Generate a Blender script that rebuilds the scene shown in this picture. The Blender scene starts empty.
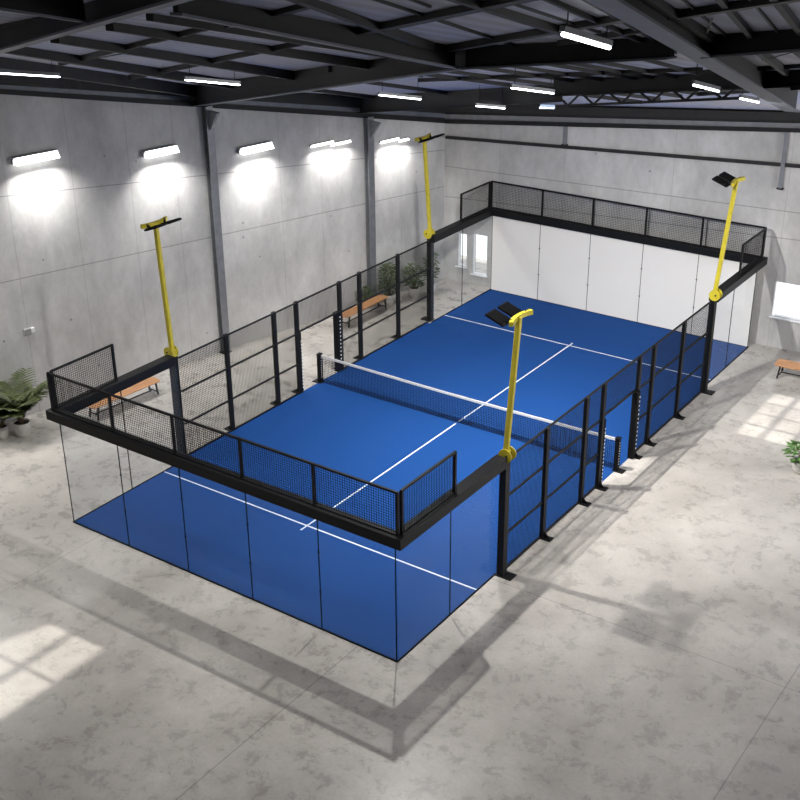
import bpy, bmesh, math, random
from mathutils import Vector, Matrix
random.seed(7)
PI = math.pi
C = bpy.context.scene.collection
V = Vector

# ------------------------------------------------------------------ camera
PITCH, YAW, ROLL, FPX = 0.44461, 0.6151, -0.00942, 1209.76
CAM = V((16.99459, -26.95628, 15.92406))
fwd = V((-math.sin(YAW)*math.cos(PITCH), math.cos(YAW)*math.cos(PITCH), -math.sin(PITCH)))
rt0 = V((math.cos(YAW), math.sin(YAW), 0)); up0 = rt0.cross(fwd)
RT = rt0*math.cos(ROLL)+up0*math.sin(ROLL); UP = -rt0*math.sin(ROLL)+up0*math.cos(ROLL)
cd = bpy.data.cameras.new('camera'); cam = bpy.data.objects.new('camera', cd); C.objects.link(cam)
M = Matrix((RT, UP, -fwd)).transposed().to_4x4(); M.translation = CAM
cam.matrix_world = M
cd.sensor_width = 36; cd.lens = FPX*36/800; cd.clip_start = .05; cd.clip_end = 300
bpy.context.scene.camera = cam

# ------------------------------------------------------------------ world, sun, large lights, exposure
vs = bpy.context.scene.view_settings
vs.view_transform = 'Standard'; vs.look = 'None'; vs.gamma = 1; vs.use_curve_mapping = False
vs.exposure = -0.06
w = bpy.data.worlds.new('sky'); bpy.context.scene.world = w; w.use_nodes = True
w.node_tree.nodes['Background'].inputs[0].default_value = (.93, .97, 1, 1)
w.node_tree.nodes['Background'].inputs[1].default_value = 1.6
SUN = V((-1, -.03, -.62)).normalized()
def light(name, kind, loc, d, energy, color=(1, 1, 1), size=None, sy=None, spread=None):
    l = bpy.data.lights.new(name, kind); l.energy = energy; l.color = color
    o = bpy.data.objects.new(name, l); C.objects.link(o); o.location = loc
    o.rotation_euler = V(d).to_track_quat('-Z', 'Y').to_euler()
    if kind == 'AREA':
        l.shape = 'RECTANGLE'; l.size = size; l.size_y = sy or size
        if spread: l.spread = spread
    return o
s = light('sun', 'SUN', (30, 0, 20), SUN, 6.2, (1, .97, .91)); s.data.angle = math.radians(.35)
FILL_POWER = 800
light('window_daylight_right', 'AREA', (19.7, 6.2, 4.6), (-1, .12, -.1), FILL_POWER*2.2, (.97, .98, 1), 8, 5)  # added fill panel along the right wall, evens out the court light
light('window_daylight_near', 'AREA', (2, -33.2, 6), (0, 1, -.15), FILL_POWER*.1, (.95, .97, 1), 20, 6)  # added fill panel behind the viewer; the near wall has no window

# ------------------------------------------------------------------ materials
def nt(name):
    m = bpy.data.materials.new(name); m.use_nodes = True
    return m, m.node_tree, m.node_tree.nodes['Principled BSDF']
def mat(name, col, rough=.5, metal=0., noise=None, emit=None, spec=None, var=.15):
    m, t, b = nt(name)
    b.inputs['Roughness'].default_value = rough; b.inputs['Metallic'].default_value = metal
    if spec is not None: b.inputs['Specular IOR Level'].default_value = spec
    c = (*col, 1)
    if noise:
        tc = t.nodes.new('ShaderNodeTexCoord'); n = t.nodes.new('ShaderNodeTexNoise')
        n.inputs['Scale'].default_value = noise; n.inputs['Detail'].default_value = 5
        r = t.nodes.new('ShaderNodeValToRGB')
        r.color_ramp.elements[0].position = .3; r.color_ramp.elements[1].position = .7
        r.color_ramp.elements[0].color = (*[x*(1-var) for x in col], 1); r.color_ramp.elements[1].color = (*[min(1, x*(1+var)) for x in col], 1)
        t.links.new(tc.outputs['Object'], n.inputs['Vector']); t.links.new(n.outputs['Fac'], r.inputs[0]); t.links.new(r.outputs[0], b.inputs['Base Color'])
    else: b.inputs['Base Color'].default_value = c
    if emit:
        b.inputs['Emission Color'].default_value = (*emit[0], 1); b.inputs['Emission Strength'].default_value = emit[1]
    return m
class NB:
    def __init__(s, t): s.t = t
    def n(s, kind, **kw):
        x = s.t.nodes.new('ShaderNode'+kind)
        for k, v in kw.items(): setattr(x, k, v)
        return x
    def l(s, a, b): s.t.links.new(a, b)
    def math(s, op, a, b=None, clamp=False):
        x = s.t.nodes.new('ShaderNodeMath'); x.operation = op; x.use_clamp = clamp
        for i, v in enumerate((a, b)):
            if v is None: continue
            if isinstance(v, (int, float)): x.inputs[i].default_value = v
            else: s.t.links.new(v, x.inputs[i])
        return x.outputs[0]
    def noise(s, vec, scale, detail=6, rough=.6, dist=0):
        x = s.t.nodes.new('ShaderNodeTexNoise'); x.inputs['Scale'].default_value = scale; x.inputs['Detail'].default_value = detail
        x.inputs['Roughness'].default_value = rough; x.inputs['Distortion'].default_value = dist
        s.t.links.new(vec, x.inputs['Vector']); return x.outputs['Fac']
    def ramp(s, f, stops):
        x = s.t.nodes.new('ShaderNodeValToRGB'); e = x.color_ramp.elements
        while len(e) < len(stops): e.new(.5)
        for i, (p, c) in enumerate(stops):
            e[i].position = p; e[i].color = (*c, 1) if isinstance(c, tuple) else (c, c, c, 1)
        s.t.links.new(f, x.inputs[0]); return x.outputs[0]
    def mix(s, f, a, b, mode='MIX'):
        x = s.t.nodes.new('ShaderNodeMix'); x.data_type = 'RGBA'; x.blend_type = mode
        for i, v in ((0, f), (6, a), (7, b)):
            if isinstance(v, (int, float)): x.inputs[i].default_value = v if i == 0 else (v, v, v, 1)
            elif isinstance(v, tuple): x.inputs[i].default_value = (*v, 1)
            else: s.t.links.new(v, x.inputs[i])
        return x.outputs[2]

def line_mask(nb, sx, coord, k, off, wid):
    """1 on the line coord = off + k*sx"""
    a = nb.math('MULTIPLY', sx, k); b = nb.math('SUBTRACT', coord, a); c = nb.math('SUBTRACT', b, off)
    return nb.math('LESS_THAN', nb.math('ABSOLUTE', c), wid)

def concrete_wall(name, hs, vs_, base=(.52, .51, .495), mirror=1):
    m, t, b = nt(name); nb = NB(t)
    tc = nb.n('TexCoord').outputs['Object']
    sp = nb.n('SeparateXYZ'); nb.l(tc, sp.inputs[0]); X, Z = sp.outputs[0], sp.outputs[2]
    mp = nb.n('Mapping'); nb.l(tc, mp.inputs[0]); mp.inputs['Scale'].default_value = (1, 1, .55)
    n1 = nb.noise(mp.outputs[0], .55, 6, .6, .4); n2 = nb.noise(mp.outputs[0], 3.2, 8, .7, .3); n3 = nb.noise(tc, 22, 4, .6)
    lo = tuple(x*.8 for x in base); hi = tuple(min(1, x*1.2) for x in base)
    c = nb.ramp(n1, [(.3, lo), (.7, hi)])
    c2 = nb.ramp(n2, [(.3, .82), (.7, 1.1)])
    c = nb.mix(.75, c, c2, 'MULTIPLY')
    c = nb.mix(.2, c, nb.ramp(n3, [(.3, .75), (.7, 1.15)]), 'MULTIPLY')
    # small pits (tie holes and air bubbles)
    vo = nb.n('TexVoronoi'); vo.inputs['Scale'].default_value = 1.15; nb.l(tc, vo.inputs['Vector'])
    pit = nb.math('LESS_THAN', vo.outputs['Distance'], .048)
    c = nb.mix(nb.math('MULTIPLY', pit, .6), c, (.12, .12, .12))
    mask = None
    for k, off in hs:
        q = line_mask(nb, X, Z, k, off, .016); mask = q if mask is None else nb.math('MAXIMUM', mask, q)
    for off in vs_:
        q = nb.math('MULTIPLY', line_mask(nb, Z, X, 0, off, .014), .45); mask = q if mask is None else nb.math('MAXIMUM', mask, q)
    c = nb.mix(nb.math('MULTIPLY', mask, .5), c, (.1, .1, .1))
    nb.l(c, b.inputs['Base Color']); b.inputs['Roughness'].default_value = .8
    bp = nb.n('Bump'); bp.inputs['Strength'].default_value = .25; bp.inputs['Distance'].default_value = .02
    nb.l(n2, bp.inputs['Height']); nb.l(bp.outputs[0], b.inputs['Normal'])
    return m

def floor_material():
    m, t, b = nt('polished_concrete_floor'); nb = NB(t)
    tc = nb.n('TexCoord').outputs['Object']
    sp = nb.n('SeparateXYZ'); nb.l(tc, sp.inputs[0]); X, Y = sp.outputs[0], sp.outputs[1]
    n1 = nb.noise(tc, .32, 6, .62, .5); n2 = nb.noise(tc, 1.9, 11, .76, .25); n3 = nb.noise(tc, 14, 5, .65)
    c = nb.ramp(n1, [(.3, (.33, .305, .275)), (.68, (.55, .52, .475))])
    c = nb.mix(.85, c, nb.ramp(n2, [(.3, .68), (.5, .98), (.72, 1.14)]), 'MULTIPLY')
    c = nb.mix(.3, c, nb.ramp(n3, [(.3, .7), (.7, 1.15)]), 'MULTIPLY')
    stain = nb.noise(tc, 1.1, 12, .82, .3)
    c = nb.mix(nb.ramp(stain, [(.48, 0.), (.8, .36)]), c, (.19, .16, .13))
    mask = None
    for off in (-6.4, -17.5, 4.7, -28):
        q = line_mask(nb, X, Y, 0, off, .013); mask = q if mask is None else nb.math('MAXIMUM', mask, q)
    for off in (12., 4.0, -4.0, 19):
        q = line_mask(nb, Y, X, 0, off, .013); mask = nb.math('MAXIMUM', mask, q)
    c = nb.mix(nb.math('MULTIPLY', mask, .5), c, (.1, .09, .08))
    nb.l(c, b.inputs['Base Color'])
    r = nb.ramp(n2, [(.3, .2), (.7, .4)]); nb.l(r, b.inputs['Roughness'])
    b.inputs['Specular IOR Level'].default_value = .5
    return m

def glass_material(name, haze, hazecol=(.8, .85, .88), tint=(.96, .965, .97), refl=1.0):
    m = bpy.data.materials.new(name); m.use_nodes = True; t = m.node_tree; nb = NB(t)
    for n in list(t.nodes): t.nodes.remove(n)
    out = nb.n('OutputMaterial'); tr = nb.n('BsdfTransparent'); tr.inputs[0].default_value = (*tint, 1)
    df = nb.n('BsdfDiffuse'); df.inputs[0].default_value = (*hazecol, 1)
    gl = nb.n('BsdfGlossy'); gl.inputs['Roughness'].default_value = .02; gl.inputs[0].default_value = (1, 1, 1, 1)
    m1 = nb.n('MixShader'); m1.inputs[0].default_value = haze; nb.l(tr.outputs[0], m1.inputs[1]); nb.l(df.outputs[0], m1.inputs[2])
    fr = nb.n('Fresnel'); fr.inputs['IOR'].default_value = 1.5
    m2 = nb.n('MixShader'); ge = nb.n('NewGeometry'); front = nb.math('SUBTRACT', 1., ge.outputs['Backfacing'])
    nb.l(nb.math('MULTIPLY', nb.math('MULTIPLY', fr.outputs[0], refl), front), m2.inputs[0]); nb.l(m1.outputs[0], m2.inputs[1]); nb.l(gl.outputs[0], m2.inputs[2])
    nb.l(m2.outputs[0], out.inputs[0]); return m

def wood_material():
    m, t, b = nt('warm_bench_wood'); nb = NB(t)
    tc = nb.n('TexCoord').outputs['Object']; mp = nb.n('Mapping'); nb.l(tc, mp.inputs[0]); mp.inputs['Scale'].default_value = (1.5, 22, 22)
    n = nb.noise(mp.outputs[0], 1.6, 6, .6, .4)
    nb.l(nb.ramp(n, [(.3, (.36, .16, .06)), (.7, (.62, .32, .14))]), b.inputs['Base Color']); b.inputs['Roughness'].default_value = .5
    return m

MT = dict(
    black=mat('black_powder_coat', (.006, .006, .0065), .55, 0, 30, var=.2, spec=.25),
    wire=mat('black_wire', (.006, .006, .007), .8, spec=.12),
    pad=mat('black_rubber_pad', (.004, .004, .0045), .7, spec=.15),
    white=mat('white_dot_paint', (.75, .75, .75), .6),
    yellow=mat('yellow_paint', (.56, .465, .03), .42, 0, 6, var=.1),
    turf=mat('blue_turf', (.0078, .055, .215), .85, 0, 60, spec=.15, var=.12),
    line=mat('white_line_paint', (.72, .76, .82), .8, 0, 20, var=.06),
    tape=mat('net_tape', (.62, .62, .6), .7, 0, 12, var=.08),
    net=mat('net_cord', (.008, .011, .02), .8, spec=.15),
    glass=glass_material('clear_tempered_glass', .02, refl=.22),
    frosted=glass_material('white_backed_glass', .9, (.96, .93, .87), refl=.3),
    steel=mat('dark_painted_steel', (.011, .011, .012), .6, .0, 4, var=.2, spec=.3),
    column=mat('grey_painted_steel', (.22, .225, .24), .45, .3, 4, var=.12),
    flange=mat('blue_grey_flange', (.13, .14, .17), .5, .2, 3, var=.15),
    purlin=mat('dark_purlin_steel', (.022, .021, .021), .6, .0, 4, var=.2, spec=.3),
    lamp=mat('lamp_body', (.35, .36, .37), .4, .2, 8, var=.1),
    tube=mat('lit_tube', (1, 1, 1), .5, emit=((.95, .98, 1), 9)),
    wlamp=mat('lit_wall_lamp', (1, 1, 1), .5, emit=((1, 1, 1), 4)),
    lens=mat('floodlight_lens_off', (.05, .05, .055), .2),
    pot=mat('pale_concrete_pot', (.62, .6, .56), .75, 0, 8, var=.12),
    soil=mat('potting_soil', (.03, .02, .014), .95, 0, 30, var=.4),
    palm=mat('palm_leaf', (.04, .055, .01), .5, 0, 6, var=.55),
    leaf=mat('bright_leaf', (.09, .19, .045), .45, 0, 9, var=.45),
    shrub=mat('shrub_leaf', (.07, .105, .03), .5, 0, 9, var=.5),
    trunk=mat('stem_bark', (.1, .07, .04), .85, 0, 20, var=.3),
    wood=wood_material(),
    frame=mat('white_window_frame', (.78, .79, .8), .5, 0, 6, var=.04),
    box=mat('grey_plastic_box', (.25, .25, .25), .5, 0, 6, var=.1),
    floor=floor_material(),
)

# ------------------------------------------------------------------ mesh builder
class MB:
    def __init__(s): s.v = []; s.f = []
    def box(s, c, sz, R=None):
        c = V(c); h = V(sz)/2; n = len(s.v)
        for x in (-1, 1):
            for y in (-1, 1):
                for z in (-1, 1):
                    p = V((x*h.x, y*h.y, z*h.z)); s.v.append(c+(R @ p if R else p))
        s.f += [tuple(n+i for i in q) for q in ((0, 1, 3, 2), (4, 6, 7, 5), (0, 4, 5, 1), (2, 3, 7, 6), (0, 2, 6, 4), (1, 5, 7, 3))]; return s
    def bar(s, a, b, w, h=None, up=(0, 0, 1)):
        a = V(a); b = V(b); d = b-a; L = d.length
        if L < 1e-6: return s
        d /= L; u = V(up)
        if abs(d.dot(u)) > .98: u = V((1, 0, 0))
        x = d.cross(u).normalized(); z = x.cross(d)
        return s.box((a+b)/2, (L, w, h or w), Matrix((d, -x, z)).transposed())
    def tube(s, pts, r, n=8, cap=True):
        pts = [V(p) for p in pts]; rs = r if isinstance(r, (list, tuple)) else [r]*len(pts); base = len(s.v)
        for i, p in enumerate(pts):
            d = (pts[min(i+1, len(pts)-1)]-pts[max(i-1, 0)]).normalized()
            u = V((0, 0, 1)) if abs(d.z) < .95 else V((1, 0, 0)); x = d.cross(u).normalized(); y = d.cross(x)
            for k in range(n):
                a = 2*PI*k/n; s.v.append(p+(x*math.cos(a)+y*math.sin(a))*rs[i])
        for i in range(len(pts)-1):
            for k in range(n):
                a = base+i*n+k; b = base+i*n+(k+1) % n; s.f.append((a, b, b+n, a+n))
        if cap: s.f.append(tuple(base+k for k in range(n))); s.f.append(tuple(base+(len(pts)-1)*n+k for k in reversed(range(n))))
        return s
    def lathe(s, c, prof, n=24):
        c = V(c); base = len(s.v)
        for r, z in prof:
            for k in range(n): a = 2*PI*k/n; s.v.append(c+V((r*math.cos(a), r*math.sin(a), z)))
        for i in range(len(prof)-1):
            for k in range(n):
                a = base+i*n+k; b = base+i*n+(k+1) % n; s.f.append((a, b, b+n, a+n))
        s.f.append(tuple(base+k for k in reversed(range(n)))); s.f.append(tuple(base+(len(prof)-1)*n+k for k in range(n)))
        return s
    def prism(s, poly, d):
        n = len(s.v); k = len(poly); d = V(d)
        s.v += [V(p) for p in poly]+[V(p)+d for p in poly]
        s.f.append(tuple(range(n, n+k))); s.f.append(tuple(range(n+2*k-1, n+k-1, -1)))
        for i in range(k): j = (i+1) % k; s.f.append((n+i, n+k+i, n+k+j, n+j))
        return s
    def hexa(s, q):   # eight corners: bottom 4, top 4
        n = len(s.v); s.v += [V(p) for p in q]
        s.f += [tuple(n+i for i in f) for f in ((0, 3, 2, 1), (4, 5, 6, 7), (0, 1, 5, 4), (1, 2, 6, 5), (2, 3, 7, 6), (3, 0, 4, 7))]; return s
    def build(s, name, m, parent=None, loc=None, bevel=0, smooth=False, recalc=True):
        o_ = V(loc) if loc is not None else V((0, 0, 0))
        me = bpy.data.meshes.new(name); me.from_pydata([tuple(p-o_) for p in s.v], [], s.f)
        if recalc:
            b = bmesh.new(); b.from_mesh(me); bmesh.ops.recalc_face_normals(b, faces=b.faces); b.to_mesh(me); b.free()
        if smooth: me.polygons.foreach_set('use_smooth', [True]*len(me.polygons))
        me.materials.append(m); o = bpy.data.objects.new(name, me); C.objects.link(o)
        if parent is not None: o.parent = parent
        o.location = o_
        if bevel:
            md = o.modifiers.new('bevel', 'BEVEL'); md.width = bevel; md.segments = 2; md.limit_method = 'ANGLE'
        return o
def tag(o, label, cat, group=None):
    o['label'] = label; o['category'] = cat
    if group: o['group'] = group
    return o
def thing(name, label, cat, loc, rz=0, group=None):
    o = bpy.data.objects.new(name, None); C.objects.link(o); o.location = loc; o.rotation_euler = (0, 0, rz); o.empty_display_size = .2
    return tag(o, label, cat, group)
def struct(o): o['kind'] = 'structure'; return o
def copy_tree(o, parent=None):
    c = o.copy(); C.objects.link(c)
    if parent: c.parent = parent
    for ch in list(o.children): copy_tree(ch, c)
    return c

# ------------------------------------------------------------------ room shell
WC = V((-7.22, 10.32, 0))                        # left wall / back wall corner
TL = V((.2115, .9774, 0)).normalized()         # left wall direction (towards the corner)
NL = V((TL.y, -TL.x, 0))                        # its inner normal
def lw(s_, z=0, off=0): return WC + TL*s_ + NL*off + V((0, 0, z))     # s_ negative towards the viewer
TB = V((.9995, .03, 0)).normalized(); NB_ = V((TB.y, -TB.x, 0))
def bw(s_, z=0, off=0): return WC + TB*s_ + NB_*off + V((0, 0, z))
GX, GY = .1, -.23
def Wz(x, y): return 6.25 + GX*(x+7) + GY*(y-9.5)         # lower plane of the roof steel
KD = .0165
def depth(x, y, z): return (V((x, y, z))-CAM).dot(fwd)
def roofz(x, y): z = Wz(x, y); return z + max(.1, KD*depth(x, y, z))
def at(px, py, s_=0., dz=0.):
    """the point of the roof steel seen from the viewing gallery; s_ = 0 lower plane, 1 roof sheets"""
    d = fwd*FPX + RT*(px-400) - UP*(py-400)
    k = 0.
    lo, hi = 1e-4, .08
    for _ in range(60):
        mid = (lo+hi)/2; P = CAM+d*mid
        z = Wz(P.x, P.y)+s_*max(.1, KD*depth(P.x, P.y, Wz(P.x, P.y)))+dz
        if P.z < z: lo = mid
        else: hi = mid
        # the ray starts below the roof and meets it where P.z reaches z
    return CAM+d*lo

XR, YN = 20.0, -34.0
# floor
m = MB(); m.box((4, -11, -.1), (38, 48, .2)); struct(m.build('floor', MT['floor']))
def wall_with_holes(name, origin, T, N, L0, L1, topf, holes, material, th=.25):
    """wall slab in its own frame (x along the wall, z up), made of strips around its openings"""
    cuts = sorted({L0, L1} | {h[0] for h in holes} | {h[1] for h in holes} | {L0+(L1-L0)*i/12 for i in range(13)})
    b = MB()
    def slab(x0, x1, z00, z01, z10, z11):
        q = []
        for z_ in (0, 1):
            for (x, y) in ((x0, 0), (x1, 0), (x1, th), (x0, th)):
                z = ((z00 if x == x0 else z01), (z10 if x == x0 else z11))[z_]; q.append((x, y, z))
        b.hexa(q)
    for x0, x1 in zip(cuts, cuts[1:]):
        if x1-x0 < 1e-4: continue
        mid = (x0+x1)/2; hs = sorted([h for h in holes if h[0] <= mid <= h[1]], key=lambda h: h[2])
        z = 0
        for h in hs: slab(x0, x1, z, z, h[2], h[2]); z = h[3]
        slab(x0, x1, z, z, topf(x0), topf(x1))
    o = b.build(name, material)
    o.matrix_world = Matrix((T, -N, V((0, 0, 1)))).transposed().to_4x4(); o.location = origin
    return struct(o)
def topl(s_): P = lw(s_); return roofz(P.x, P.y)-.02
def topb(s_): P = bw(s_); return roofz(P.x, P.y)-.02
lj = [(-.115, 5.0), (-.082, 3.3)]
mL = concrete_wall('concrete_left_wall', [(-.0975, 5.0), (-.036, 3.62)], (-19.2, -17.1, -15.08, -13.2, -11.6, -7.62, -5.9, -2.2))
wall_with_holes('wall_left', WC, TL, NL, -46, 0, topl, [], mL)
mB = concrete_wall('concrete_back_wall', [(.02, 4.4), (.04, 3.25)], (2.35, 4.9, 8.9, 12.72))
BWIN = [(.62, 1.02, .62, 1.92), (1.28, 1.9, .42, 2.0), (12.72, 14.8, 1.08, 2.3)]
wall_with_holes('wall_back', WC, TB, NB_, 0, 27, topb, BWIN, mB)
# right and near walls, behind and beside the viewer
plain = concrete_wall('concrete_plain_wall', [(0, 3.6)], (6, 12, 18, 24, 30))
RW = [(15.6, 18.9, 6.9, 8.4, 3, 2), (-4.4, -1.7, 11.55, 13.1, 2, 2)]
T3 = V((0, 1, 0)); N3 = V((-1, 0, 0))
# window openings of the right wall: sunlight falls through them onto the floor
def sunback(x, y): k = (XR-x)/(-SUN.x); return y-SUN.y*k, -SUN.z*k
def rw_hole(x0, x1, y0, y1):
    ya, za = sunback(x1, (y0+y1)/2); yb, zb = sunback(x0, (y0+y1)/2); ym = (ya+yb)/2; h = (y1-y0)/2
    return (ym-h, ym+h, za, zb)
P2 = rw_hole(6.75, 9.3, 3.95, 7.25); P1 = rw_hole(-2.7, -.35, -17.6, -13.35)
def topr(y): return roofz(XR, y)+.3
wall_with_holes('wall_right', V((XR, 0, 0)), T3, N3, -34, 12, topr, [P2, P1], plain)
wall_with_holes('wall_near', V((-20, YN, 0)), V((1, 0, 0)), V((0, 1, 0)), 0, 40, lambda x: roofz(x-20, YN)+.2, [], plain)
wn = [0]
def window(name_n, org, T, N, h, nx, nz, th=.25, fw=.05, glassy=True):
    x0, x1, z0, z1 = h; b = MB()
    def P(x, z, y): return org+T*x+V((0, 0, z))-N*y
    up = V((0, 0, 1))
    for (a, c_) in (((x0, z0), (x1, z0)), ((x0, z1), (x1, z1))): b.bar(P(*a, .1), P(*c_, .1), .12, fw*2)
    for x in (x0, x1): b.bar(P(x, z0, .1), P(x, z1, .1), fw*2, .12, N)
    for i in range(1, nx): x = x0+(x1-x0)*i/nx; b.bar(P(x, z0, .1), P(x, z1, .1), fw*1.6, .06, N)
    for i in range(1, nz): z = z0+(z1-z0)*i/nz; b.bar(P(x0, z, .1), P(x1, z, .1), .06, fw*1.6)
    o = struct(b.build('window_%d' % name_n, MT['frame'], loc=P((x0+x1)/2, z0, .1)))
    sl = MB(); sl.bar(P(x0-.05, z0-.02, -.02), P(x1+.05, z0-.02, -.02), .14, .04)
    sl.build('window_sill', MT['frame'], o, loc=None).location = -o.location
    return o
window(1, WC, TB, NB_, BWIN[0], 1, 1, fw=.02); window(2, WC, TB, NB_, BWIN[1], 1, 1, fw=.02); window(3, WC, TB, NB_, BWIN[2], 1, 1, fw=.025)
window(4, V((XR, 0, 0)), T3, N3, P2, 4, 3, fw=.05); window(5, V((XR, 0, 0)), T3, N3, P1, 3, 2, fw=.06)
# frosted panes of the back wall windows (bright daylight behind)
# roof sheets (the ceiling)
def roof_mesh():
    v = []; f = []; nx, ny = 30, 36
    for j in range(ny+1):
        for i in range(nx+1):
            x = -22+i*(43/nx); y = -35+j*(48/ny); v.append(V((x, y, roofz(x, y)))); 
    n = len(v); v += [p+V((0, 0, .08)) for p in v]
    for j in range(ny):
        for i in range(nx):
            a = j*(nx+1)+i; f.append((a, a+1, a+nx+2, a+nx+1)); f.append((n+a, n+a+nx+1, n+a+nx+2, n+a+1))
    b = MB(); b.v = v; b.f = f; return b
def sheet_material():
    m_, t, b = nt('grey_roof_sheet'); nb = NB(t)
    tc = nb.n('TexCoord').outputs['Object']
    wv = nb.n('TexWave'); wv.inputs['Scale'].default_value = .8; nb.l(tc, wv.inputs['Vector'])
    n_ = nb.noise(tc, .25, 4, .5)
    c = nb.ramp(n_, [(.35, (.56, .55, .60)), (.6, (.46, .50, .70))])
    nb.l(nb.mix(.25, c, wv.outputs[0], 'MULTIPLY'), b.inputs['Base Color']); b.inputs['Roughness'].default_value = .6
    return m_
struct(roof_mesh().build('ceiling', sheet_material(), recalc=False))

def member(p0, p1, s0, s1, wid, web=.3):
    """rolled beam between two points of the roof: bottom flange on plane s0, top on plane s1"""
    A = at(*p0, s_=s0); B = at(*p1, s_=s0)
    def top(P):
        z0 = Wz(P.x, P.y); hgt = max(.1, KD*depth(P.x, P.y, z0)); return V((P.x, P.y, z0+hgt*s1+.01))
    d = (B-A); d.z = 0; d.normalize(); x = V((d.y, -d.x, 0))
    return A, B, top, x
def solid(b, A, B, top, x, w, ft=None):
    wa, wb_ = (w, w) if not isinstance(w, tuple) else w
    At, Bt = (top(A), top(B)) if ft is None else (A+V((0, 0, ft)), B+V((0, 0, ft)))
    b.hexa([A-x*wa/2, A+x*wa/2, B+x*wb_/2, B-x*wb_/2, At-x*wa/2, At+x*wa/2, Bt+x*wb_/2, Bt-x*wb_/2]); return b
def main_beam(label, p0, p1, w, fl='flange', s0=0.):
    A, B, top, x = member(p0, p1, s0, 1, w)
    o = thing('roof_beam', label, 'roof beam', tuple(A))
    b = MB(); wa, wb_ = w if isinstance(w, tuple) else (w, w)
    solid(b, A, B, top, x, (wa*.45, wb_*.45)); b.build('web', MT['steel'], o).location = -A
    b = MB(); solid(b, A-V((0, 0, .02)), B-V((0, 0, .02)), None, x, (wa, wb_), .025); b.build('bottom_flange', MT[fl], o).location = -A
    return o
main_beam('large dark roof beam with grey underside crossing the top left corner of the photo', (-60, 68), (260, -24), (.3, .16))
main_beam('long dark roof beam running from the top of the first wall column to the upper right', (196, 106), (470, 67), (.4, .26))
main_beam('dark roof beam stretch behind the hanging tube light nearest the viewer', (470, 67), (672, 57), (.26, .15))
main_beam('wide roof beam with blue-grey underside running down the upper right of the photo', (596, -6), (792, 111), (.24, .3))
main_beam('dark roof beam right of the wide blue-grey beam, at the right edge', (706, 56), (830, 47), (.14, .12))
main_beam('dark roof beam slanting down from the top left beam to the long centre beam', (176, 13), (452, 67), (.13, .2))
main_beam('short dark roof beam in the extreme top left corner', (-20, 5), (84, 21), (.08, .1))
main_beam('dark roof beam far back, from the second wall column to the right', (350, 113), (560, 101), (.3, .25), 'steel', .2)
main_beam('dark roof beam above the lattice truss near the back wall', (556, 95), (830, 84), (.3, .24), 'steel', .25)
tn = [0]
def trim(b, mt='purlin'):
    tn[0] += 1; return struct(b.build('trim_%d' % tn[0], MT[mt]))
def purlin(p0, p1, w, s0=.45, s1=1.):
    s0 = .5+.46*s0 if min(p0[1], p1[1]) < 58 else max(.82, .4+.55*s0) if p0[0] > 230 else .4+.55*s0
    A, B, top, x = member(p0, p1, s0, s1, w); b = MB(); solid(b, A, B, top, x, w); return trim(b)
# purlins running down towards the back wall
LP = [((-60, 60), (196, 97), .17, .05), ((-40, 46), (250, 92), .15, .1), ((55, 43), (330, 86), .14, .12), ((110, 31), (420, 77), .12, .15), ((150, 21), (452, 68), .1, .3), ((-60, 76), (196, 101), .12, 0),
      ((268, -8), (462, 62), .1, .2), ((330, -14), (560, 62), .03, .75), ((205, 6), (440, 56), .03, .8), ((405, -14), (640, 60), .09, .25), ((455, -14), (600, 34), .03, .8), ((500, -20), (668, 56), .045, .55), ((548, -20), (676, 54), .03, .7), ((355, -20), (430, 8), .03, .8),
      ((622, -14), (720, 48), .08, .2), ((706, -14), (757, 46), .055, .4), ((762, -14), (812, 50), .06, .3), ((738, -14), (788, 46), .02, .8), ((665, -14), (738, 47), .02, .8),
      ((755, 52), (786, 76), .07, .3), ((720, 60), (745, 78), .04, .5), ((790, 50), (815, 68), .05, .4),
      ((300, 90), (480, 112), .14, .3), ((352, 82), (560, 110), .12, .35), ((410, 74), (640, 104), .12, .3), ((470, 68), (680, 98), .1, .35), ((530, 63), (720, 94), .09, .4), ((590, 62), (745, 92), .08, .45), ((640, 60), (700, 76), .05, .5), ((500, 66), (700, 96), .03, .7), ((560, 63), (730, 93), .03, .7), ((440, 72), (660, 101), .03, .7), ((240, 98), (370, 114), .14, .2)]
for p0, p1, w, s0 in LP:
    purlin(p0, p1, w, s0)
# rafters running across
for p0, p1, w, s0 in (((338, 40), (560, -6), (.24), .45), ((425, 56), (668, 14), .2, .45), ((468, 66), (520, 56), .1, .5), ((560, 46), (660, 30), .08, .5), ((672, 20), (830, -4), .2, .35), ((0, 30), (60, 18), .08, .6),
        ((230, 28), (310, 8), .14, .6), ((60, 66), (210, 30), .07, .55), ((130, 80), (310, 44), .07, .55), ((330, 74), (450, 55), .07, .6), ((190, 98), (330, 72), .06, .5),
        ((420, 82), (700, 71), .1, .7), ((480, 98), (760, 83), .12, .6), ((700, 74), (830, 66), .12, .5), ((700, 96), (830, 88), .14, .4), ((740, 82), (830, 76), .1, .5),
        ((330, 102), (560, 88), .12, .6)):
    purlin(p0, p1, w, s0)
# slender bracing rods under the sheets
for p0, p1 in (((70, 62), (130, 52)), ((150, 76), (196, 60)), ((300, 88), (345, 70)), ((705, 40), (712, 18)), ((762, 60), (800, 50)), ((600, 30), (650, 44))):
    purlin(p0, p1, .02, .6, .7)
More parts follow.
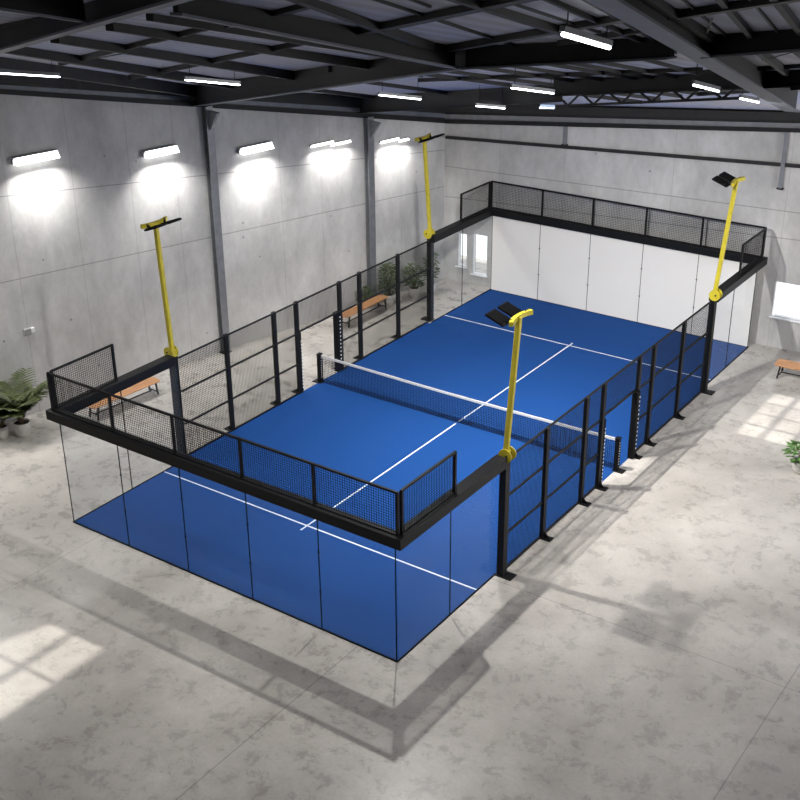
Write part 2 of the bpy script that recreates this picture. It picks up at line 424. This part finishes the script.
# lattice truss near the back wall
tA, tB = at(556, 106, 0.1), at(742, 98, 0.1)
tr_ = thing('lattice_truss', 'dark steel lattice truss hanging under the roof near the back wall', 'truss', tuple(tA))
def rel(b, name, m_, root, **k): o = b.build(name, m_, root, **k); o.location = -V(root.location); return o
n = 12; dd = (tB-tA)/n
b = MB(); b.bar(tA, tB, .05); rel(b, 'bottom_chord', MT['steel'], tr_)
hgt = .26; b = MB(); b.bar(tA+V((0, 0, hgt)), tB+V((0, 0, hgt)), .06); rel(b, 'top_chord', MT['steel'], tr_)
b = MB()
for i in range(n):
    P = tA+dd*i; Q = P+dd
    if i % 2: b.bar(P, Q+V((0, 0, hgt)), .035)
    else: b.bar(P+V((0, 0, hgt)), Q, .035)
rel(b, 'lattice_web', MT['steel'], tr_)
# eaves beams along the two walls
def eave(fn, s_a, s_b, z0, z1, w, off, mt):
    b = MB(); A = fn(s_a, 0, off); B = fn(s_b, 0, off)
    def zz(P, q): return Wz(P.x, P.y)+q*max(.1, KD*depth(P.x, P.y, Wz(P.x, P.y)))
    pa, pb = V((A.x, A.y, zz(A, z0))), V((B.x, B.y, zz(B, z0))); ta, tb = V((A.x, A.y, zz(A, z1))), V((B.x, B.y, zz(B, z1)))
    N = (NL if fn is lw else NB_)*w
    b.hexa([pa, pa+N, pb+N, pb, ta, ta+N, tb+N, tb]); return trim(b, mt)
eave(lw, -40, -.1, -.05, .2, .12, .02, 'steel'); eave(lw, -40, -.1, .2, .45, .07, .02, 'flange'); eave(lw, -40, -.1, .45, .99, .25, .02, 'steel')
eave(bw, .1, 26, -.05, .15, .12, .02, 'steel'); eave(bw, .1, 26, .15, .42, .05, .02, 'column'); eave(bw, .1, 26, .42, .6, .14, .02, 'steel'); eave(bw, .1, 26, .6, .99, .3, .02, 'purlin')
# rail on the back wall
b = MB(); A = bw(0.1, 5.5, .06); B2 = bw(26, 6.83, .06); b.bar(A, B2, .1, .1); trim(b, 'purlin')
def wls(px, py):
    d = fwd*FPX + RT*(px-400) - UP*(py-400); k = (WC-CAM).dot(NL)/d.dot(NL); P = CAM+d*k; return (P-WC).dot(TL), P.z
# columns
def column(label, P, N, T, w, d, h, mt='column'):
    o = thing('steel_column', label, 'column', (P.x, P.y, 0)); o.rotation_euler = (0, 0, math.atan2(T.y, T.x))
    b = MB(); 
    b.box((0, -d/2, h/2), (.03, d, h)); b.box((0, -.012, h/2), (w, .02, h)); b.box((0, -d, h/2), (w, .02, h)); b.build('column_shaft', MT[mt], o)
    b = MB(); b.box((0, -d/2, .012), (w+.1, d+.08, .024)); b.build('base_plate', MT['steel'], o)
    # haunch to the beam
    b = MB(); b.prism([(-.05, -d, h-.75), (-.05, -d-.5, h-.12), (-.05, -d, h-.12)], (.1, 0, 0)); b.build('haunch_bracket', MT[mt], o)
    return o
for s_, lab in ((wls(222, 335)[0], 'grey steel column on the left wall, the one nearer the viewer'), (wls(369, 270)[0], 'grey steel column on the left wall, nearer the back corner'),
                ):
    P = lw(s_, 0, .03); column(lab, P, NL, TL, .26, .22, Wz(P.x, P.y)+.02)
for s_, z0, lab in ((4.92, 5.8, 'short grey steel post above the rail on the back wall, left one'), (12.5, 5.35, 'grey steel post above the rail on the back wall, right one')):
    P = bw(s_, 0, .04); z1 = Wz(P.x, P.y)
    o = thing('wall_post', lab, 'post', (P.x, P.y, z0)); b = MB(); b.box((P.x, P.y-.04, (z0+z1)/2), (.12, .1, z1-z0)); rel(b, 'post_shaft', MT['column'], o)
    b = MB(); b.box((P.x, P.y-.04, z0+.03), (.2, .14, .04)); rel(b, 'fixing_plate', MT['steel'], o)

# ------------------------------------------------------------------ lamps
def tube_light(label, pa, pb, energy, tilt=0, sag=.0, cable=True, dz=-.02, wide=.028, group=None):
    A = at(*pa, s_=0, dz=dz); B = at(*pb, s_=0, dz=dz); c = (A+B)/2
    o = thing('ceiling_light', label, 'ceiling light', tuple(c))
    d = (B-A).normalized(); b = MB(); b.bar(A+V((0, 0, .045)), B+V((0, 0, .045)), wide*1.3, .05); rel(b, 'housing', MT['lamp'], o)
    b = MB(); b.tube([A, A+d*.03, B-d*.03, B], [wide*.3, wide*.5, wide*.5, wide*.3], 10); rel(b, 'lit_tube', MT['tube'], o, smooth=True)
    for P in (A+d*.12, B-d*.12):
        b = MB(); b.tube([P+V((0, 0, .06)), V((P.x, P.y, roofz(P.x, P.y)))], .006, 6); rel(b, 'suspension_cable', MT['steel'], o)
    x = d.cross(V((0, 0, 1)))
    L = light('ceiling_light_glow', 'AREA', c-V((0, 0, .09)), (0, 0, -1), energy, (1, .985, .96), min(.16, (B-A).length), .08, math.radians(150) if tilt == 0 else math.radians(125))
    L.rotation_euler = V((-.1*tilt, tilt, -1)).to_track_quat('-Z', 'Y').to_euler()
    return o
E0 = 200
tube_light('long tube light at the upper left edge, left of the others', (-22, 72), (60, 77), E0*.9)
tube_light('tube light above the first steel column on the left', (185, 80), (240, 85), E0*.7)
tube_light('tube light high above the middle of the court, left of the far left mast top', (379, 95), (421, 99.5), E0*3.3)
tube_light('small tube light deep in the roof, just above the back wall', (476, 106), (505, 108.5), E0*5, .55)
tube_light('tube light just left of the near hanging lamp, lower and thinner', (511, 88), (554, 93.5), E0*.2)
tube_light('large bright hanging tube light with two thin cables at the top right', (562, 34), (610, 48), E0*.06, wide=.04, dz=-.05)
tube_light('tube light right of the large hanging lamp, under the blue-grey beam', (693, 85), (719, 91.5), E0*.12)
tube_light('smallest tube light at the right, nearest the right edge', (740, 98.5), (759, 102.5), E0*1.3, .6)
b = MB(); A = at(540, 106.5, .2); B = at(555, 107, .2); b.bar(A, B, .3, .04); tag(b.build('roof_light_panel', mat('pale_blue_pane', (.5, .6, .8), .4, emit=((.5, .62, .8), .6)), loc=tuple((A+B)/2)), 'tiny pale blue roof light panel deep in the roof near the back wall', 'skylight')

def wall_light(label, px, s_, z, wid, energy, thin=False):
    P = lw(s_, z, .02); o = thing('wall_light', label, 'wall light', tuple(P)); o.rotation_euler = (0, 0, math.atan2(TL.y, TL.x))
    hh = .08 if thin else .2; dp = .14 if thin else .32
    b = MB(); b.prism([(-wid/2, 0, hh/2), (-wid/2, -dp*.55, hh/2), (-wid/2, -dp*.5, hh/2-.03), (-wid/2, 0, -hh/2)], (wid, 0, 0)); b.build('housing', MT['lamp'], o)
    b = MB(); b.prism([(-wid/2+.03, -.01, -hh/2-.01), (-wid/2+.03, -dp, -hh/2+.01), (-wid/2+.03, -dp*.62, hh/2), (-wid/2+.03, -dp*.5, hh/2-.035)], (wid-.06, 0, 0)); b.build('diffuser', MT['wlamp'], o)
    if not thin:
        for x in (-wid/2, wid/2): b = MB(); b.box((x, -.06, .0), (.025, .12, .18)); b.build('end_cap', MT['lamp'], o)
    d = V((0, 0, -1)) - NL*(.0) + NL*.05
    light('wall_light_glow', 'AREA', P+NL*(dp+.1)-V((0, 0, hh*.6+.03)), d, energy, (1, .99, .97), wid*.9, .16, math.radians(125)).rotation_euler = \
        Matrix((TL, (-d.normalized()).cross(TL), -d.normalized())).transposed().to_euler()
    return o
WE = 95
for px, py, wd, en, th, lab in ((33, 156.5, 1.35, 1, 0, 'bright wall light on the left wall, nearest the left edge'), (158, 150.5, 1.15, 1, 0, 'bright wall light on the left wall, second from the left edge'),
        (253, 147, 1.25, 1, 0, 'bright wall light just right of the first steel column'), (320.5, 143.5, 1.0, .35, 1, 'thin wall light, left one of the pair between the columns'),
        (339, 142.5, .9, .35, 1, 'thin wall light, right one of the pair between the columns'), (388, 140, .9, .4, 1, 'thin wall light right of the second steel column'),
        (402, 139.5, .5, .2, 1, 'small thin wall light behind the top of the far left mast'),
        (-105, 163, 1.35, 2.2, 0, 'wall light on the left wall just outside the left edge of the photo'), (-260, 172, 1.35, 2.2, 0, 'last wall light on the left wall, well outside the left edge of the photo')):  # two extra lamps added out of view to lift the left floor
    s_, z = wls(px, py); wall_light(lab, px, s_, z, wd, WE*en, th)
s_, z = wls(26.5, 331.5)
P = lw(s_, z, .05); o = thing('junction_box', 'small grey socket box on the left wall above the palm', 'junction box', tuple(P)); o.rotation_euler = (0, 0, math.atan2(TL.y, TL.x))
b = MB(); b.box((0, 0, 0), (.22, .09, .2)); b.build('box_body', MT['box'], o, bevel=.01)
b = MB(); b.box((.17, 0.0, .02), (.12, .07, .14)); b.build('box_cover', MT['frame'], o, bevel=.01)

# ------------------------------------------------------------------ court surface
YE = 10.17
b = MB(); b.box((0, 0, .006), (10.02, 2*YE, .012))
b.box((-5.08, 0, .006), (.14, 12.1, .0118)); b.box((5.06, 0, .006), (.1, 12.1, .0118))
court = tag(b.build('court_surface', MT['turf']), 'bright blue artificial turf padel court with white lines on the concrete floor', 'sports court')
def cline(nm, x0, x1, y0, y1, lab): b = MB(); b.box(((x0+x1)/2, (y0+y1)/2, .0135), (x1-x0, y1-y0, .003)); b.build(nm, MT['line'], court)['label'] = lab
cline('service_line', -5.0, 5.0, -7.022, -6.978, 'white service line of the near half'); cline('service_line', -5.0, 5.0, 6.978, 7.022, 'white service line of the far half')
cline('centre_line', -.022, .022, -7.25, -.08, 'white centre line of the near half'); cline('centre_line', -.022, .022, .08, 7.25, 'white centre line of the far half')

# ------------------------------------------------------------------ wire mesh helper
def wire_grid(o0, ax, L, H, step=.06, t=.0068):
    """wire mesh in the plane from o0 along ax (unit) and up"""
    b = MB(); o0 = V(o0); ax = V(ax); nx = max(1, round(L/step)); nz = max(1, round(H/step)); n = V((ax.y, -ax.x, 0))
    for i in range(nx+1):
        p = o0+ax*(L*i/nx); b.bar(p, p+V((0, 0, H)), t, t, n)
    for j in range(nz+1):
        p = o0+V((0, 0, H*j/nz)); b.bar(p, p+ax*L, t, t)
    return b
# ------------------------------------------------------------------ glass end enclosures
GH = 2.92; BH = .25
def enclosure(sgn, label):
    y = sgn*10.19; root = thing('glass_enclosure', label, 'glass wall', (0, y, 0))
    gm = MT['frosted'] if sgn > 0 else MT['glass']
    for i in range(5):
        b = MB(); b.box((-4+2*i, y, GH/2+.01), (1.985, .012, GH-.02)); rel(b, 'glass_panel', gm, root)
    for sx in (-1, 1):
        for j in range(2):
            yc = y-sgn*(1.0+2*j+.02)
            b = MB(); b.box((sx*5.02, yc, GH/2+.01), (.012, 1.985, GH-.02)); rel(b, 'glass_panel', MT['glass'], root)
    # dark seals in the joints, with clamps
    for i in range(0, 6):
        b = MB(); b.box((-5+2*i, y, GH/2), (.018, .02, GH)); 
        if 0 < i < 5:
            for z in (1.0, 2.0): b.box((-5+2*i, y, z), (.05, .03, .03))
        rel(b, 'joint_seal', MT['wire'], root)
    for sx in (-1, 1): b = MB(); b.box((sx*5.02, y-sgn*2.02, GH/2), (.02, .018, GH)); rel(b, 'joint_seal', MT['wire'], root)
    # bottom edge
    b = MB(); b.box((0, y, .015), (10.06, .03, .03)); b.box((-5.02, y-sgn*2, .015), (.03, 4, .03)); b.box((5.02, y-sgn*2, .015), (.03, 4, .03)); rel(b, 'bottom_channel', MT['wire'], root)
    # black beam round the top
    o = y+sgn*.1; zc = GH+BH/2
    b = MB(); b.box((0, y+sgn*.04, zc), (10.5, .28, BH)); b.box((-5.1, y-sgn*2.02, zc), (.3, 3.86, BH)); b.box((5.1, y-sgn*2.05, zc), (.3, 3.92, BH)); rel(b, 'top_beam', MT['black'], root, bevel=.01)
    z0 = GH+BH; H = .98; yp = y+sgn*.06
    for i in range(6):
        x = (-5.1, -3, -1, 1, 3, 5.1)[i]
        b = MB(); b.box((x, yp, z0+H/2), (.06, .06, H)); rel(b, 'screen_post', MT['black'], root)
        if i < 5:
            x1 = (-5.1, -3, -1, 1, 3, 5.1)[i+1]
            rel(wire_grid((x+.03, yp, z0+.02), (1, 0, 0), x1-x-.06, H-.04), 'mesh_screen', MT['wire'], root)
    b = MB(); b.box((0, yp, z0+H), (10.24, .05, .05)); b.box((0, yp, z0+.015), (10.24, .04, .03)); rel(b, 'screen_rail', MT['black'], root)
    for sx in (-1, 1):
        ya, yb = yp-sgn*.12, y-sgn*2.0; x = sx*5.12
        for q in (ya, yb): b = MB(); b.box((x, q, z0+H/2), (.06, .06, H)); rel(b, 'screen_post', MT['black'], root)
        rel(wire_grid((x, min(ya, yb)+.03, z0+.02), (0, 1, 0), abs(yb-ya)-.06, H-.04), 'mesh_screen', MT['wire'], root)
        b = MB(); b.box((x, (ya+yb)/2, z0+H), (.05, abs(yb-ya)+.05, .05)); b.box((x, (ya+yb)/2, z0+.015), (.04, abs(yb-ya), .03)); rel(b, 'screen_rail', MT['black'], root)
enclosure(-1, 'clear glass court end nearest the viewer, topped by a black beam and mesh')
enclosure(1, 'pale glass court end at the back wall, topped by a black beam and mesh')

# ------------------------------------------------------------------ side fences
def dots(b, x, sx, y, z0, z1, st=.125):
    z = z0
    while z < z1: b.box((x, y, z), (.008, .035, .05)); z += st
def side_fence(sx, label):
    X = -5.16 if sx < 0 else 5.13; root = thing('mesh_fence', label, 'fence', (X, 0, 0)); H = 3.02
    ys = [-4.06, -2.0, -.97, 1.15, 2.2, 4.34] if sx < 0 else [-4.14, -2.1, -1.13, 1.0, 1.93, 3.97]; ya, yb, yc, yd, ye, yf = ys; ym0, ym1 = -6.0, (6.25 if sx < 0 else 5.95)
    for y in ys:
        b = MB(); b.box((X, y, H/2), (.09, .13, H)); p = rel(b, 'fence_post', MT['black'], root)
        b = MB(); b.box((X+sx*.1, y, .012), (.34, .22, .02)); b.prism([(X+sx*.04, y-.01, .02), (X+sx*.22, y-.01, .02), (X+sx*.04, y-.01, .2)], (0, .02, 0)); q = b.build('base_plate', MT['black'], p)
    bays = [(ym0, ya), (ya, yb), (yb, yc), (yd, ye), (ye, yf), (yf, ym1)]
    for a, c_ in bays:
        rel(wire_grid((X-sx*.03, a+.05, .03), (0, 1, 0), c_-a-.1, H-.08), 'mesh_panel', MT['wire'], root)
        for z in (.03, 1.0, 2.0, H-.03): b = MB(); b.box((X-sx*.03, (a+c_)/2, z), (.04, c_-a-.08, .045)); rel(b, 'panel_rail', MT['black'], root)
    rel(wire_grid((X-sx*.03, yc+.05, 2.04), (0, 1, 0), yd-yc-.1, H-2.1), 'mesh_panel', MT['wire'], root)
    for z in (2.04, H-.03): b = MB(); b.box((X-sx*.03, (yc+yd)/2, z), (.04, yd-yc, .05)); rel(b, 'panel_rail', MT['black'], root)
    # door pads with a column of white dots
    y1, y2 = yc+.13, yd-.13
    b = MB(); b.box((X+sx*.01, y1, 1.0), (.07, .06, 1.95)); pd = rel(b, 'door_pad', MT['pad'], root, bevel=.01)
    b = MB(); dots(b, X+.01+sx*.01+.032, sx, y1, .15, 1.7, .11); b.build('pad_dots', MT['white'], pd)['label'] = 'white dots'
    b = MB(); b.box((X+sx*.03, y2, 1.03), (.16, .2, 2.02)); pd = rel(b, 'door_pad', MT['pad'], root, bevel=.01)
    b = MB(); dots(b, X+sx*.03+.084, sx, y2+.06, .3, 1.9, .13); b.build('pad_dots', MT['white'], pd)['label'] = 'white dots'
side_fence(-1, 'black wire mesh fence on the left side of the court, with a gate opening')
side_fence(1, 'black wire mesh fence on the right side of the court, with a gate opening')

# ------------------------------------------------------------------ net
net = thing('padel_net', 'low dark net with a white top band across the middle of the court', 'net', (0, 0, .012))
def nz(x): return .92-.05*math.cos(x/5*PI/2)
b = MB(); t = .008
nxs = 180
for i in range(nxs+1):
    x = -5+10*i/nxs; b.bar((x, 0, .03), (x, 0, nz(x)-.03), t, t, (0, 1, 0))
for j in range(16):
    for k in range(10):
        x0, x1 = -5+k, -4+k; f_ = j/15
        b.bar((x0, 0, .03+f_*(nz(x0)-.06)), (x1, 0, .03+f_*(nz(x1)-.06)), t, t)
rel(b, 'net_mesh', MT['net'], net)
b = MB()
for k in range(20):
    x0, x1 = -5.05+k*.505, -5.05+(k+1)*.505; b.bar((x0, 0, nz(x0)), (x1, 0, nz(x1)), .03, .075)
rel(b, 'top_band', MT['tape'], net)['label'] = 'white top band'
for sx in (-1, 1):
    x = sx*5.12
    b = MB(); b.box((x, 0, .49), (.12, .15, .94)); b.box((x, 0, .975), (.14, .17, .03)); p = rel(b, 'net_post', MT['pad'], net, bevel=.008)
    b = MB(); b.box((x+sx*.08, 0, .012+.0), (.34, .24, .02)); b.build('base_plate', MT['black'], p)
    b = MB(); z = .2
    while z < .85: b.box((x+.062, -.0, z), (.006, .025, .03)); z += .08
    b.build('post_dots', MT['white'], p)['label'] = 'white dots'

# ------------------------------------------------------------------ floodlight masts
def mast(sx, sy, top, label, gap):
    X, Yp = (-5.19 if sx < 0 else 5.13), (6.35 if sx < 0 and sy > 0 else sy*6.1); root = thing('floodlight_mast', label, 'floodlight mast', (X, Yp, 0))
    B3 = V((X, Yp, 3.05)); T = V(top)
    b = MB(); b.box((X, Yp, 1.54), (.17, .2, 3.06)); rel(b, 'black_column', MT['black'], root, bevel=.008)
    b = MB(); b.box((X+sx*.12, Yp, .012), (.42, .3, .022)); rel(b, 'base_plate', MT['black'], root)
    b = MB(); b.bar(B3-V((0, 0, .02)), T, .12, .11, (0, 1, 0)); rel(b, 'yellow_pole', MT['yellow'], root, bevel=.02)
    # hinge bracket: two rounded cheeks
    b = MB(); u = (T-B3).normalized()
    for q in (-.1, .1):
        c0 = B3+V((sx*.05, q, .14)); pl = []
        for k in range(14): a = 2*PI*k/14; pl.append(c0+V((math.cos(a)*.17, -.012, math.sin(a)*.17)))
        b.prism(pl, (0, .024, 0))
    b.box(B3+V((0, 0, .1)), (.16, .2, .26)); hb = rel(b, 'hinge_bracket', MT['yellow'], root)
    b = MB(); b.tube([B3+V((sx*.09, -.13, .15)), B3+V((sx*.09, .13, .15))], .025, 8); b.build('hinge_bolt', MT['steel'], hb)
    # curved cross arm
    b = MB(); pts = []
    for k in range(9):
        a = -1+2*k/8; pts.append(T+V((-sx*.10*(1-a*a)+sx*.06, a*.44, -.02)))
    for p, q in zip(pts, pts[1:]): b.bar(p, q, .09, .1)
    rel(b, 'cross_arm', MT['yellow'], root)
    for q in (-1, 1):
        c0 = T+V((-sx*.32, q*.26-.04, .0)); tilt = math.radians(20)*sx
        R = Matrix.Rotation(tilt, 3, 'Y')
        b = MB(); b.box(c0, (.48, .38, .05), R)
        for k in range(-4, 5): b.box(c0+R @ V((0, k*.04, .03)), (.4, .008, .015), R)
        fl = rel(b, 'floodlight', MT['pad'], root)
        b = MB(); b.box(c0-R @ V((0, 0, .029)), (.38, .34, .008), R); b.build('lens', MT['lens'], fl)['label'] = 'dark glass lens'
        b = MB(); b.bar(c0+R @ V((sx*.2, 0, 0)), T+V((0, q*.31, .02)), .05, .05); b.build('mounting_bracket', MT['black'], fl)
mast(1, -1, (5.34, -6.08, 6.52), 'yellow floodlight mast nearest the viewer, on the right side fence', 0)
mast(1, 1, (5.42, 6.1, 6.68), 'yellow floodlight mast at the far right, in front of the back wall', 0)
mast(-1, 1, (-5.45, 6.35, 6.5), 'yellow floodlight mast at the far left, its top near the room corner', 0)
mast(-1, -1, (-5.36, -6.1, 6.77), 'yellow floodlight mast at the near left, in front of the left concrete wall', 0)

# ------------------------------------------------------------------ benches
def bench(label, c, ang, L, W, back=False):
    root = thing('wooden_bench', label, 'bench', (c[0], c[1], 0), ang)
    n = 4; sw = W/n
    for i in range(n):
        y = -W/2+sw*(i+.5); cut = .06 if i in (0, n-1) else 0; l2 = L/2
        poly = [(-l2+cut, y-sw*.42, .42), (l2-cut, y-sw*.42, .42), (l2, y+sw*.42, .42), (-l2, y+sw*.42, .42)] if i == 0 else \
               [(-l2, y-sw*.42, .42), (l2, y-sw*.42, .42), (l2-cut, y+sw*.42, .42), (-l2+cut, y+sw*.42, .42)]
        b = MB(); b.prism(poly, (0, 0, .035)); b.build('seat_slat', MT['wood'], root, bevel=.006)
    b = MB()
    for x in (-L/2+.2, L/2-.2): b.box((x, 0, .405), (.05, W-.05, .03))
    b.box((0, 0, .405), (L-.4, .04, .03)); b.box((0, 0, .13), (L-.45, .03, .03)); b.build('under_frame', MT['steel'], root)
    for x in (-L/2+.2, L/2-.2):
        for y in (-W/2+.06, W/2-.06):
            b = MB(); b.bar((x, y, .39), (x+(.05 if x > 0 else -.05), y*1.02, 0), .045, .045); b.build('leg', MT['steel'], root)
        b = MB(); b.box((x, 0, .13), (.03, W-.12, .03)); b.build('leg_brace', MT['steel'], root)
    if back:
        for q in (0, 1): b = MB(); b.box((0, W/2+.06, .62+q*.13), (L, .025, .1)); b.build('backrest_slat', MT['wood'], root, bevel=.006)
        for x in (-L/2+.2, L/2-.2): b = MB(); b.bar((x, W/2, .4), (x, W/2+.09, .8), .04, .03, (1, 0, 0)); b.build('backrest_support', MT['steel'], root)
bench('long low slatted wooden bench against the left wall behind the near left court corner', (-9.02, -4.66), math.atan2(2.5, .2), 2.6, .5)
bench('slatted wooden bench seen through the left mesh fence, beside the green shrub', (-7.3, 5.25), math.atan2(2.36, .03), 2.5, .45)
bench('wooden bench at the right edge under the white back wall window', (7.6, 8.62), math.atan2(.06, 1), 2.2, .6)

# ------------------------------------------------------------------ plants
def pot(b, c, r, h): b.lathe(c, [(r*.72, 0), (r*.82, .03), (r*.98, h*.6), (r, h), (r*.9, h), (r*.88, h-.05), (0.001, h-.05)], 24); return b
def leafblade(b, p, d, L, w, droop, nrm=None, seg=3):
    d = V(d).normalized(); side = d.cross(V((0, 0, 1))); side = side.normalized() if side.length > .01 else V((1, 0, 0)); pts = []; cur = V(p)
    base = len(b.v)
    for i in range(seg+1):
        f = i/seg; ww = w*math.sin(PI*min(1, .12+f*.88))+.002
        b.v += [cur-side*ww/2, cur+V((0, 0, .15*ww)), cur+side*ww/2]
        d = (d+V((0, 0, -droop/seg))).normalized(); cur = cur+d*(L/seg)
    for i in range(seg):
        a = base+3*i; b.f += [(a, a+1, a+4, a+3), (a+1, a+2, a+5, a+4)]
def palm(label, c, r, ph, H, nf, seed, spread=1.):
    rnd = random.Random(seed); root = thing('potted_palm', label, 'potted plant', c)
    b = MB(); pot(b, (0, 0, 0), r, ph); b.build('pot', MT['pot'], root, smooth=True)
    b = MB(); b.lathe((0, 0, ph-.06), [(r*.87, 0), (r*.87, .02), (.001, .03)], 20); b.build('soil', MT['soil'], root)
    fo = MB(); st = MB()
    for i in range(nf):
        az = 2*PI*i/nf*2.4+rnd.uniform(-.3, .3); el = rnd.uniform(1.15, 1.54); L = H*rnd.uniform(.6, 1.0); d = V((math.cos(az)*math.cos(el)*spread, math.sin(az)*math.cos(el)*spread, math.sin(el))).normalized()
        p = V((math.cos(az)*.04, math.sin(az)*.04, ph-.03)); pts = [p]; n = 16
        for k in range(n):
            d = (d+V((math.cos(az)*.03, math.sin(az)*.03, -.055))).normalized(); p = p+d*(L/n); pts.append(p)
            if k > 3:
                sd = d.cross(V((0, 0, 1))).normalized(); ll = .34*math.sin(PI*(k-2)/(n-1))+.12
                for q in (-1, 1):
                    leafblade(fo, p, (sd*q+d*.8+V((0, 0, .12))), ll*rnd.uniform(.8, 1.1), .07, .5)
        st.tube(pts, [.014*(1-.8*k/n) for k in range(n+1)], 5)
    st.build('stems', MT['trunk'], root); fo.build('fronds', MT['palm'], root, recalc=False)
    return root
palm('tall palm in a pale round pot by the left wall, the largest pot', (-10.02, -7.68, 0), .25, .42, 1.6, 24, 3)
palm('palm in the smaller pale pot left of the largest pot', (-10.4, -8.12, 0), .19, .36, 1.25, 18, 5)
palm('palm in the pale pot cut by the left edge of the photo', (-10.8, -8.45, 0), .24, .5, 1.1, 18, 8)
def bush(name, label, c, r, ph, H, R, n, ls, m_, seed, low=.25):
    rnd = random.Random(seed); root = thing(name, label, 'potted plant', c)
    b = MB(); pot(b, (0, 0, 0), r, ph); b.build('pot', MT['pot'], root, smooth=True)
    b = MB(); b.lathe((0, 0, ph-.06), [(r*.87, 0), (r*.87, .02), (.001, .03)], 20); b.build('soil', MT['soil'], root)
    st = MB(); fo = MB(); ns = 9
    for i in range(ns):
        az = 2*PI*i/ns; rr = R*rnd.uniform(.3, .8); hh = H*rnd.uniform(.6, 1)
        pts = [V((math.cos(az)*.03, math.sin(az)*.03, ph-.04)), V((math.cos(az)*rr*.4, math.sin(az)*rr*.4, ph+hh*.45)), V((math.cos(az)*rr, math.sin(az)*rr, ph+hh*.9))]
        st.tube(pts, [.014, .01, .004], 5)
    for i in range(n):
        f = rnd.random(); z = ph+H*(low+(1-low)*f); rad = R*math.sqrt(rnd.random())*math.sin(PI*(.12+.8*f))**.6; az = rnd.uniform(0, 2*PI)
        d = V((math.cos(az), math.sin(az), rnd.uniform(-.1, .7))); leafblade(fo, (math.cos(az)*rad, math.sin(az)*rad, z), d, ls*rnd.uniform(.7, 1.2), ls*.55, .5)
    st.build('stems', MT['trunk'], root); fo.build('foliage', m_, root, recalc=False); return root
bush('potted_shrub', 'upright green shrub standing beyond the end of the far left bench', (-7.45, 7.0, 0), .2, .3, 1.15, .38, 420, .13, MT['shrub'], 11, .05)
bush('potted_shrub', 'low dark shrub beside the foot of the second wall column', (-7.95, 6.15, 0), .18, .2, .5, .35, 220, .12, MT['shrub'], 12, .05)
bush('potted_plant', 'leafy plant in a white pot near the back left corner, behind the mesh', (-6.98, 7.95, 0), .2, .38, .85, .42, 260, .15, MT['shrub'], 13, .1)
bush('potted_plant', 'taller thin plant nearest the back left room corner', (-6.75, 8.75, 0), .17, .34, 1.2, .3, 200, .14, MT['shrub'], 14, .2)
bush('potted_plant', 'bright green leafy plant in a pale pot at the right edge', (9.27, 2.72, 0), .25, .34, .5, .42, 110, .2, MT['leaf'], 15, .1)

# ------------------------------------------------------------------ groups of repeats
GROUPS = {'ceiling_light': 'tube lights under the roof', 'wall_light': 'lights along the left concrete wall', 'roof_beam': 'main roof beams', 'steel_column': 'columns on the left wall',
          'wall_post': 'steel posts on the back wall', 'glass_enclosure': 'glass ends of the court', 'mesh_fence': 'mesh side fences of the court', 'floodlight_mast': 'floodlight masts at the court',
          'wooden_bench': 'wooden benches by the walls', 'potted_palm': 'palms by the left wall', 'potted_shrub': 'shrubs by the far left bench', 'potted_plant': 'potted leafy plants'}
for o in list(C.objects):
    g = GROUPS.get(o.name.split('.')[0])
    if g and o.parent is None and 'label' in o: o['group'] = g
